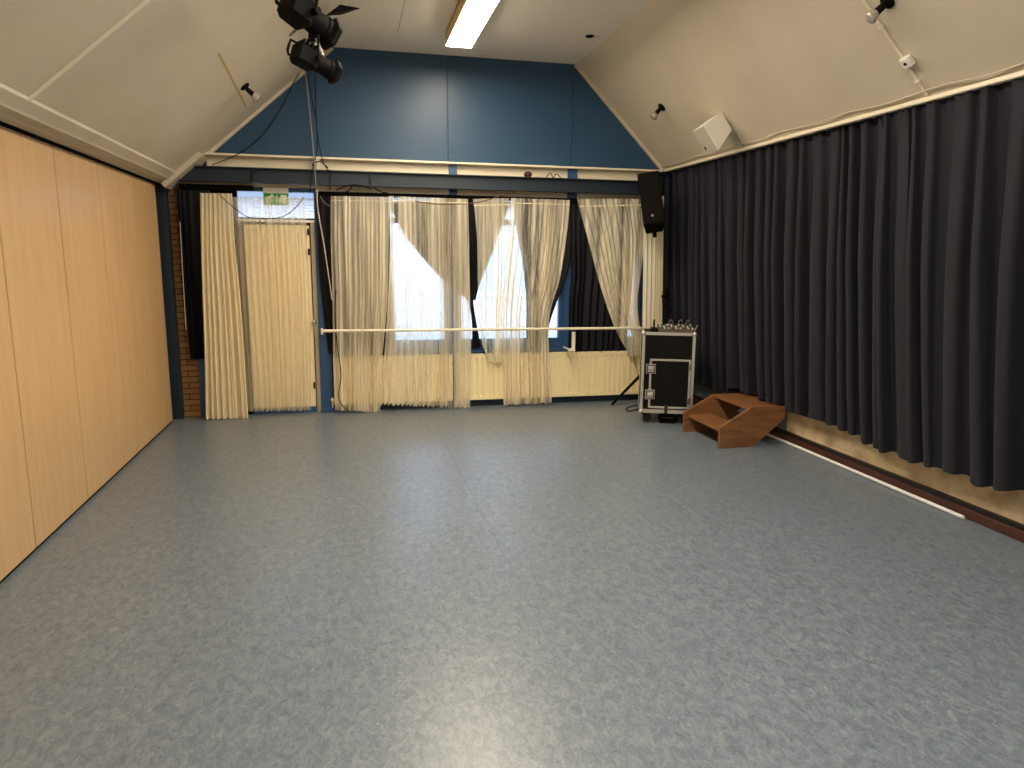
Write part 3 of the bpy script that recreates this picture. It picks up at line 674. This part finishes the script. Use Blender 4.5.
# foot pedal thing beneath the case
e = thing('foot_pedal', (3.20, 6.90, 0), 'low black foot pedal on the floor under the flight case', 'pedal')
m = MB(); m.prism([(6.80, 0.0), (7.05, 0.0), (7.05, .06), (6.80, .02)], 3.13, 3.30, 'x'); m.build('base', M_BLACK, e)
m = MB(); m.box(3.15, 3.28, 6.82, 7.00, .045, .065, .004); m.build('treadle', M_RUBBER, e)

GX = None
# ------------------------------------------------------------------ stand behind the case
sx, sy = 3.51, 7.52
e = thing('tripod_stand', (sx, sy, 0), 'black tripod stand behind the flight case, one leg reaching out left on the floor', 'stand')
m = MB(); m.cyl((sx, sy, .30), (sx, sy, 1.28), .014); m.cyl((sx, sy, .25), (sx, sy, .75), .019); m.build('pole', M_BLACK, e, smooth=True)
for a, r in ((Vector((-.50, .26, 0)), 0), (Vector((.10, .40, 0)), 1), (Vector((.08, -.20, 0)), 2)):
    foot = Vector((sx, sy, 0)) + a + Vector((0, 0, .018))
    if r: foot = Vector((sx, sy, 0)) + a * .7 + Vector((0, 0, .018))
    m = MB(); hub = Vector((sx, sy, .66 if r == 0 else .5)); m.cyl(hub, foot, .019, .016, n=10); lg = m.build('leg', M_BLACK, e, smooth=True)
    m = MB(); m.cyl((sx, sy, .28), hub.lerp(foot, .5), .008, n=8); m.build('brace', M_BLACK, lg, smooth=True)
    m = MB(); m.cyl(foot + Vector((0, 0, -.018)), foot + Vector((0, 0, .014)), .018, .014); m.build('rubber_foot', M_RUBBER, lg, smooth=True)
m = MB(); m.cyl((sx, sy, .48), (sx, sy, .68), .03); m.build('hub', M_BLACK, e, smooth=True)
m = MB(); m.cyl((sx - .01, sy, 1.22), (sx - .01, sy, 1.36), .035, .03); m.cyl((sx - .06, sy - .02, 1.29), (sx + .02, sy - .02, 1.29), .02); m.lathe([(0, .02), (.02, .032), (.04, .03), (.05, .01)], (sx - .02, sy - .03, 1.33), (0, -.3, 1)); m.build('clamp_head', M_BLACK, e, smooth=True)
m = MB(); m.tube([(sx - .03, sy - .03, 1.28), (sx + .04, sy - .05, 1.15), (sx + .02, sy - .04, .98), (sx + .07, sy - .05, .80)], .007); m.build('cable', M_CABLE, e, smooth=True)
# cables on the floor by the leg
m = MB(); m.tube([onz(641, 405, .008), onz(632, 406, .008), onz(626, 409, .008), onz(629, 411, .008), onz(641, 409, .008), onz(650, 412, .008)], .006)
tag(m.build('cable_loop', M_CABLE, smooth=True), 'black cable loop on the floor between tripod foot and flight case', 'cable')
m = MB(); P = [ony(634, 338, 7.78), ony(633, 350, 7.78), ony(637, 370, 7.76), ony(641, 388, 7.74), onz(646, 404, .006)]; m.tube(P, .004)
tag(m.build('hanging_cable', M_CABLE, smooth=True), 'thin black cable dropping from the barre end past the radiator to the floor', 'cable')

# ------------------------------------------------------------------ loudspeaker in the corner
e = thing('loudspeaker', (3.255, 7.46, 2.31), 'large black loudspeaker tilted down in the far right corner under the beam', 'loudspeaker', rot=(math.radians(-16), math.radians(-9), math.radians(-22)))
m = MB(); m.prism([(-.115, -.15), (.115, -.15), (.09, .15), (-.09, .15)], -.29, .29, 'z'); m.build('cabinet', M_BLACKM, e)
m = MB(); m.box(-.108, .108, -.162, -.148, -.28, .28, .006); m.build('grille', mat('black_brown_grille', rgb(16, 13, 11), .9, spec=.12), e)
m = MB(); m.cyl((-.01, -.162, -.20), (-.01, -.167, -.20), .014, n=20); m.build('badge', M_GREYCABLE, e, smooth=True)
m = MB(); m.box(-.02, .02, .10, .17, -.34, .04, .004); m.cyl((0, .13, 0), (.08, .42, .06), .02); m.build('mounting_bracket', M_BLACK, e, smooth=True)

# ------------------------------------------------------------------ wooden steps
e = thing('wooden_steps', (3.6, 6.07, 0), 'small two-tread reddish brown wooden steps beside the flight case', 'steps')
side = [(3.27, 0), (3.61, 0), (3.925, .26), (3.925, .372), (3.575, .372), (3.265, .195)]
for ya, yb, dx in ((5.735, 5.765, 0), (6.385, 6.415, -.03)):
    m = MB(); m.prism([(x + dx, z) for x, z in side], ya, yb); m.build('side_panel', M_STAIR, e)
m = MB(); m.box(3.28, 3.53, 5.765, 6.385, .148, .178, .003); m.build('tread', M_STAIR, e)
m = MB(); m.box(3.56, 3.915, 5.765, 6.385, .338, .368, .003); m.build('tread', M_STAIR, e)

# white pole on the floor
A = onz(960, 518, .014); 
m = MB(); m.cyl((3.975, A.y, .0145), (3.985, 6.30, .0145), .0135, n=14)
tag(m.build('curtain_pole', mat('white_aluminium_pole', rgb(222, 222, 222), .3), smooth=True), 'long white pole lying on the floor along the brown skirting', 'pole')

# ------------------------------------------------------------------ ceiling light fixtures; all but the first are unseen and added for light
def fixture(x0, x1, y0, y1, label, tubem):
    e = thing('ceiling_light', ((x0 + x1) / 2, (y0 + y1) / 2, 3.70), label, 'ceiling light', None)
    m = MB(); z0, z1 = 3.705, ZC
    m.box(x0, x0 + .012, y0, y1, z0, z1); m.box(x1 - .012, x1, y0, y1, z0, z1); m.box(x0, x1, y0, y0 + .012, z0, z1); m.box(x0, x1, y1 - .012, y1, z0, z1); m.box(x0, x1, y0, y1, z1 - .012, z1)
    m.build('housing', M_HOUSE, e)
    m = MB(); m.box(x0 + .006, x1 - .006, y0 + .006, y1 - .006, 3.697, 3.712, .003); m.build('diffuser', tubem, e)
fixture(.985, 1.235, 5.70, 7.25, 'bright rectangular ceiling light hanging below the flat ceiling before the blue gable', M_TUBE)
fixture(.985, 1.235, 4.00, 5.55, 'second ceiling light counted from the gable, out of frame, added to brighten the far wall', M_TUBE)  # unseen, put in so the far wall gets more light
fixture(.985, 1.235, 2.30, 3.85, 'third ceiling light counted from the gable, out of frame, added to light the room', M_TUBE_COOL_ADDED)  # from here on, unseen cooler lamps added for room light
fixture(.985, 1.235, 0.60, 2.15, 'fourth ceiling light counted from the gable, out of frame, added to light the room', M_TUBE_COOL_ADDED)
fixture(.985, 1.235, -1.10, 0.45, 'fifth ceiling light, above the camera, out of frame, added to light the room', M_TUBE_COOL_ADDED)
fixture(.985, 1.235, -2.80, -1.25, 'last ceiling light, near the wall behind the camera, added to light the room', M_TUBE_COOL_ADDED)

# ceiling ventilation plug
c = onz(590, 36, ZC); m = MB(); m.lathe([(0, .045), (.006, .045), (.010, .02)], (c.x, c.y, ZC), (0, 0, -1)); 
e = thing('ceiling_vent', (c.x, c.y, ZC), 'small dark round plate with a light rim on the flat ceiling near its right edge', 'ceiling plate')
m.build('plate', M_BLACKM, e, smooth=True)
m = MB(); m.box(c.x + .01, c.x + .10, c.y - .02, c.y + .02, ZC - .008, ZC, .002); m.build('rim', M_TRIM, e)

# ------------------------------------------------------------------ little spotlights on the slopes
def spot(px, py, fn, nrm, bdir, label, back=False):
    n = Vector(nrm).normalized(); p = fn(px, py)
    e = thing('small_spotlight', p, label, 'spotlight', 'small round-base spotlights on the ceiling slopes' if False else None)
    m = MB(); m.lathe([(0, .045), (.012, .045), (.020, .035), (.022, .01)], p, n); m.build('base', M_BLACK, e, smooth=True)
    b = Vector(bdir).normalized(); q = p + n * .045
    m = MB(); m.cyl(p + n * .01, q, .007); m.cyl(q - b * .015, q + b * .045, .020, .024); m.build('lamp_holder', M_BLACK, e, smooth=True)
    m = MB(); m.lathe([(0, .02), (.02, .034), (.045, .042), (.055, .036), (.06, .01)], q + b * .043, b); m.build('bulb', M_LAMPGLASS, e, smooth=True)
spot(244.5, 86, sl, NL, (.75, .5, -.6), 'small black spotlight with silver bulb on the left ceiling slope beside the blue gable')
spot(662, 107, sr, NR, (-.75, .1, -.9), 'small black spotlight with silver bulb on the right ceiling slope beside the blue gable')
spot(888, 1, sr, NR, (-.75, .3, -.75), 'small black spotlight with silver bulb at the top of the conduit, right slope')
# conduit and sensor
e = thing('cable_conduit', (3.3, 4.07, 3.0), 'white conduit running down the right ceiling slope to the curtain rail', 'conduit')
m = MB(); n = Vector(NR).normalized(); m.tube([Vector((x, 4.07, slope_r(x))) + n * .008 for x in (2.56, 3.1, 3.63)], .010, smooth=False); m.build('pipe', M_TRIM, e, smooth=True)
for x in (2.75, 3.0, 3.25, 3.55): 
    m = MB(); p = Vector((x, 4.07, slope_r(x))); m.box(-.018, .018, -.006, .006, -.002, .022, M=Matrix.Translation(p) @ n.to_track_quat('Z', 'Y').to_matrix().to_4x4()); m.build('clip', M_TRIM, e)
p = sr(909.5, 59.5); R_ = Matrix.Translation(p) @ n.to_track_quat('Z', 'Y').to_matrix().to_4x4()
e = thing('ceiling_sensor', p, 'small white sensor box with a dark eye on the conduit of the right slope', 'sensor')
m = MB(); m.box(-.035, .035, -.035, .035, 0, .04, .006, M=R_); m.build('housing', M_WHITE, e)
m = MB(); q = ray(908.5, 61).normalized(); cc = p + n * .036 + Vector((-.022, -.028, -.008)); m.lathe([(0, .010), (.006, .009), (.009, .004)], p + n * .04, n); m.build('eye', M_BLACK, e, smooth=True)

# white box loudspeaker on the right slope
p = sr(725.1, 125.3); bn = Vector((-.852, -.136, -.604)).normalized(); up = Vector((-.37, .122, 1.134)); up = (up - bn * up.dot(bn)).normalized(); yv = bn.cross(up); Rb = Matrix((up, yv, bn)).transposed()
Mb = Matrix.Translation(p) @ Rb.to_4x4()
e = thing('wall_loudspeaker', p, 'white square box loudspeaker mounted on the right ceiling slope above the curtains', 'loudspeaker')
m = MB(); m.prism([(-.06, .04), (.125, .03), (.127, .25), (-.127, .25)], -.101, .101, 'y'); m.prism([(.127, .24), (.127, .262), (-.127, .262), (-.127, .24)], -.106, -.094, 'y'); m.xf(Mb); m.build('cabinet', M_WHITE, e)
m = MB(); m.add([Mb @ Vector(v) for v in [(-.120, -.092, .256), (.120, -.092, .256), (.120, .095, .256), (-.120, .095, .256), (-.12, -.09, .245), (.12, -.09, .245), (.12, .09, .245), (-.12, .09, .245)]], [(0, 1, 2, 3), (4, 5, 6, 7), (0, 1, 5, 4), (1, 2, 6, 5), (2, 3, 7, 6), (3, 0, 4, 7)]); m.build('grille', M_GREYGRILLE, e)
m = MB(); m.box(-.08, -.05, .055, .068, .250, .262, M=Mb); m.build('badge', M_BLACK, e)
m = MB(); m.box(-.03, .03, -.05, .05, 0, .035, .004, M=Mb); m.build('mounting_bracket', M_WHITE, e)
q0 = sr(736, 133, .006); q1 = sr(744, 146, .006); m = MB(); m.tube([q0, q0.lerp(q1, .5) + Vector((.003, .01, 0)), q1], .004); m.build('lead', M_GREYCABLE, e, smooth=True)

# ------------------------------------------------------------------ theatre spotlights
def profile_spot(name, A, B, size, label, leafs):
    """A: rear end, B: front end, in the room"""
    A = Vector(A); B = Vector(B); d = (B - A).normalized(); L = (B - A).length
    side = d.cross(Vector((0, 0, 1))).normalized(); up_ = side.cross(d).normalized()
    M = Matrix((d, side, up_)).transposed().to_4x4(); M.translation = A
    e = thing(name, A, label, 'stage light')
    def bx(*a, b=.006): mb = MB(); mb.box(*a, b, M=M); return mb
    s = size
    m = bx(.0, .50 * L, -.085 * s, .085 * s, -.10 * s, .09 * s, b=.03 * s); m.build('lamp_house', M_BLACK, e)
    m = MB(); m.lathe([(0, .075 * s), (.3 * L, .08 * s), (.31 * L, .088 * s), (.34 * L, .088 * s), (.35 * L, .08 * s), (.40 * L, .08 * s)], A + d * .46 * L, d, 20); m.build('lens_tube', M_BLACK, e, smooth=True)
    m = MB(); m.lathe([(0, .085 * s), (.02, .115 * s), (.16 * L, .10 * s), (.165 * L, .09 * s)], A + d * .84 * L, d, 6); m.build('colour_frame_hood', M_BLACK, e)
    # cooling fins
    m = MB()
    for k in range(4): m.box(.08 * L + k * .09 * L, .10 * L + k * .09 * L, -.09 * s, .09 * s, .08 * s, .11 * s, M=M)
    m.build('cooling_fins', M_BLACK, e)
    # rear handle loop
    m = MB(); m.tube([M @ Vector(p) for p in [(.02, 0, .07 * s), (-.05 * s, 0, .07 * s), (-.055 * s, 0, .02 * s), (-.055 * s, 0, -.03 * s), (-.04 * s, 0, -.06 * s), (.02, 0, -.06 * s)]], .012 * s, smooth=False); m.build('rear_handle', M_BLACK, e, smooth=True)
    # yoke
    m = MB(); c = .42 * L
    pts = [(c, -.105 * s, 0), (c - .02, -.11 * s, .10 * s), (c - .03, -.10 * s, .19 * s), (c - .03, .10 * s, .19 * s), (c - .02, .11 * s, .10 * s), (c, .105 * s, 0)]
    m.tube([M @ Vector(p) for p in pts], .010 * s, smooth=False); m.cyl(M @ Vector((c, -.12 * s, 0)), M @ Vector((c, -.08 * s, 0)), .02 * s); m.cyl(M @ Vector((c, .08 * s, 0)), M @ Vector((c, .14 * s, 0)), .022 * s); m.build('yoke', M_BLACK, e, smooth=True)
    if leafs:
        m = MB(); f = [M @ Vector(p) for p in leafs]; nrm_ = (f[1] - f[0]).cross(f[2] - f[0]).normalized() * .004
        m.add(f + [q + nrm_ for q in f], [(0, 1, 2, 3), (4, 5, 6, 7), (0, 1, 5, 4), (1, 2, 6, 5), (2, 3, 7, 6), (3, 0, 4, 7)]); m.build('barn_door_leaf', M_BLACK, e)
    return e, M
A1 = ony(285, -2, 4.75); B1 = ony(333, 37, 4.95)
A2 = ony(294, 50, 4.80); B2 = ony(337, 74, 4.95)
profile_spot('stage_spotlight', A1, B1, .95, 'upper of two black stage spotlights, with an open barn door leaf, at the left slope', [(.30, -.05, .12), (.36, -.04, .24), (.44, .06, .25), (.33, .07, .12)])
profile_spot('stage_spotlight', A2, B2, .68, 'lower of two black stage spotlights, hanging before the blue gable edge', None)
# suspension bar from the ceiling carrying both
pb = ony(311, -2, 4.90)
e = thing('lighting_bar', (pb.x, 4.9, ZC), 'grey pipe coming down from the ceiling that carries the two stage spotlights', 'lighting bar')
m = MB(); m.cyl((pb.x, 5.06, slope_l(pb.x)), (pb.x, 5.06, 2.98), .017); m.lathe([(0, .05), (.01, .05), (.015, .02)], (pb.x, 5.06, slope_l(pb.x)), (0, 0, -1)); m.build('pipe', M_GREYCABLE, e, smooth=True)
c1 = A1.lerp(B1, .45); c2 = A2.lerp(B2, .42)
for c in (c1, c2):
    m = MB(); zc = c.z + .19; m.box(pb.x - .03, pb.x + .03, 5.03, 5.09, zc - .03, zc + .03, .006); m.cyl((pb.x, 5.06, zc), (c.x, c.y, c.z + .16), .010); m.build('hook_clamp', M_BLACK, e, smooth=True)
a = ony(299, 27, 4.85); b = ony(289.5, 36, 4.85); m = MB(); m.cyl(a, b, .008); m.build('locking_handle', M_GREYCABLE, e, smooth=True)
a = ony(316, 38, 4.9); b = ony(323, 56, 4.85); m = MB(); m.cyl(a, b, .010); m.build('safety_stay', M_WHITECABLE, e, smooth=True)

# ------------------------------------------------------------------ cables
def cable(pts, r, mt, label, name='power_cable', cat='cable'):
    m = MB(); m.tube(pts, r); return tag(m.build(name, mt, smooth=True), label, cat)
yv_ = [5.0, 6.4, 7.5, 7.80]
cable([ony(305, 66, 7.92), ony(308.5, 100, 7.91), ony(312, 135, 7.90), ony(314, 158, 7.83), ony(316, 186, 7.82)], .006, M_GREYCABLE, 'grey cable hanging from the stage spotlights down to the beam')
cable([ony(307, 66, 7.90), ony(312, 100, 7.90), ony(316.5, 125, 7.89), ony(317, 150, 7.86), ony(312, 172, 7.81), ony(310, 192, 7.82)], .005, M_CABLE, 'black cable from the spotlights to the beam, left of the pair that cross')
cable([ony(315, 62, 7.92), ony(315.5, 100, 7.92), ony(317, 130, 7.90), ony(322, 158, 7.85), ony(327, 169, 7.81), ony(330, 172, 7.82), ony(330, 190, 7.82)], .005, M_CABLE, 'black cable from the spotlights to the beam, ending right of the others')
cable([ony(299, 74, 7.97), ony(293, 84, 7.97), ony(281, 108, 7.97), ony(262, 135, 7.95), ony(240, 153, 7.92), ony(212, 165, 7.86)], .005, M_CABLE, 'black cable swinging left from the spotlights across the gable to the beam end')
cable([ony(219, 194, 7.80), ony(232, 206, 7.80), ony(248, 217, 7.80), ony(266, 219, 7.80), ony(284, 216, 7.80), ony(296, 207, 7.80), ony(304, 197, 7.82)], .004, M_CABLE, 'dark cable hanging in a loop in front of the exit sign')
cable([ony(317, 190, 7.86), ony(318, 210, 7.84), ony(324, 245, 7.82), ony(330, 285, 7.82), ony(332, 300, 7.83)], .006, M_WHITECABLE, 'off-white cord slanting down over the black curtain right of the door', 'pull_cord', 'cord')
cable([ony(320, 196, 7.84), ony(324, 202, 7.84), ony(331, 206, 7.83), ony(345, 203, 7.85)], .003, M_GREYCABLE, 'thin grey wire sagging from the post to the floor-length voile')
cable([ony(336, 290, 7.84), ony(335, 320, 7.84), ony(338, 350, 7.84), ony(341, 376, 7.84), ony(338.5, 395, 7.84), ony(342, 405, 7.84), onz(350, 412, .008)], .005, M_CABLE, 'black cable winding down in front of the floor-length voile beside the door')
cable([ony(415, 201, 7.83), ony(435, 204, 7.83), ony(460, 204, 7.83), ony(480, 202, 7.83), ony(500, 196, 7.83), ony(522, 190, 7.84)], .005, mat('brown_garland', rgb(92, 58, 38), .8), 'brown string sagging across the tops of two voile curtains', 'decoration_string', 'string')
cable([ony(195, 190, 7.90), ony(180, 222, 7.905), ony(182, 260, 7.905), ony(186, 330, 7.905)][1:] , .004, M_WHITECABLE, 'thin pale edge cord down the left side of the far left black curtain', 'edge_cord', 'cord')
# tangle of short cables on the beam and behind it
rnd = random.Random(12)
for k, (pa, pb_) in enumerate((((312, 165), (328, 168)), ((336, 190), (372, 189)), ((372, 186), (388, 193)), ((345, 192), (352, 186)))):
    a = ony(pa[0], pa[1], 7.83); b = ony(pb_[0], pb_[1], 7.83); mid = a.lerp(b, .5) + Vector((0, 0, .05 if k < 2 else -.02))
    cable([a, mid, b], .006, M_CABLE, ['short black cable arched over the beam by the cream block', 'black cable looped below the beam near the door post', 'black cable end dipping under the beam above the wide voile', 'short black cable hooked on the beam above the floor-length voile'][k])
m = MB(); m.box(ony(316, 165, 7.9).x, ony(319.5, 165, 7.9).x, 7.90, 7.95, 2.584, 2.70, .004); struct(m.build('trim_22', M_TRIM))
# small fittings on the fascia (gable feet)
for k, (px, lab) in enumerate(((528, 'small brown wooden ornament standing on the beam'), (553, 'little wire ornament standing on the beam'))):
    a = ony(px, 176, 7.90)
    m = MB()
    if k == 0: m.lathe([(0, .03), (.02, .045), (.04, .045), (.06, .025), (.065, .005)], (a.x, 7.90, 2.583), (0, 0, 1))
    else: m.tube([(a.x - .08, 7.9, 2.588), (a.x - .03, 7.9, 2.64), (a.x, 7.9, 2.59), (a.x + .04, 7.9, 2.63), (a.x + .09, 7.9, 2.588)], .005)
    tag(m.build('ornament', M_BASEB, smooth=True), lab, 'ornament')

# small crate behind the voile
a = ony(372, 404, 8.0)
# ------------------------------------------------------------------ outside
m = MB(); m.box(-30, 34, YF + 0.2, 40, -0.25, -0.12); struct(m.build('ground', mat('pale_paving', rgb(170, 165, 155), .9)))
e = thing('brick_building', (1, 17, -0.12), 'pale red brick building seen in glare through the windows', 'building')
m = MB(); m.box(-12, 16, 17, 17.4, -0.12, 3.1); m.build('wall', M_BRICKOUT, e)
m = MB(); m.prism([(16.6, 3.1), (20, 5.2), (20, 5.1), (16.6, 2.95)], -12.3, 16.3, 'x'); m.build('roof', mat('grey_roof_tiles', rgb(120, 110, 105), .8), e)
for x in (-6, -1.5, 3, 7.5):
    m = MB(); m.box(x, x + 1.3, 16.95, 17.02, 0.8, 2.3); f = m.build('window', M_WHITE, e); m2 = MB(); m2.box(x + .08, x + 1.22, 16.93, 16.96, .88, 2.22); m2.build('glass_pane', M_GLASS, f)
for o in list(bpy.data.objects):
    for k in ('_w', '_local'):
        if k in o: del o[k]
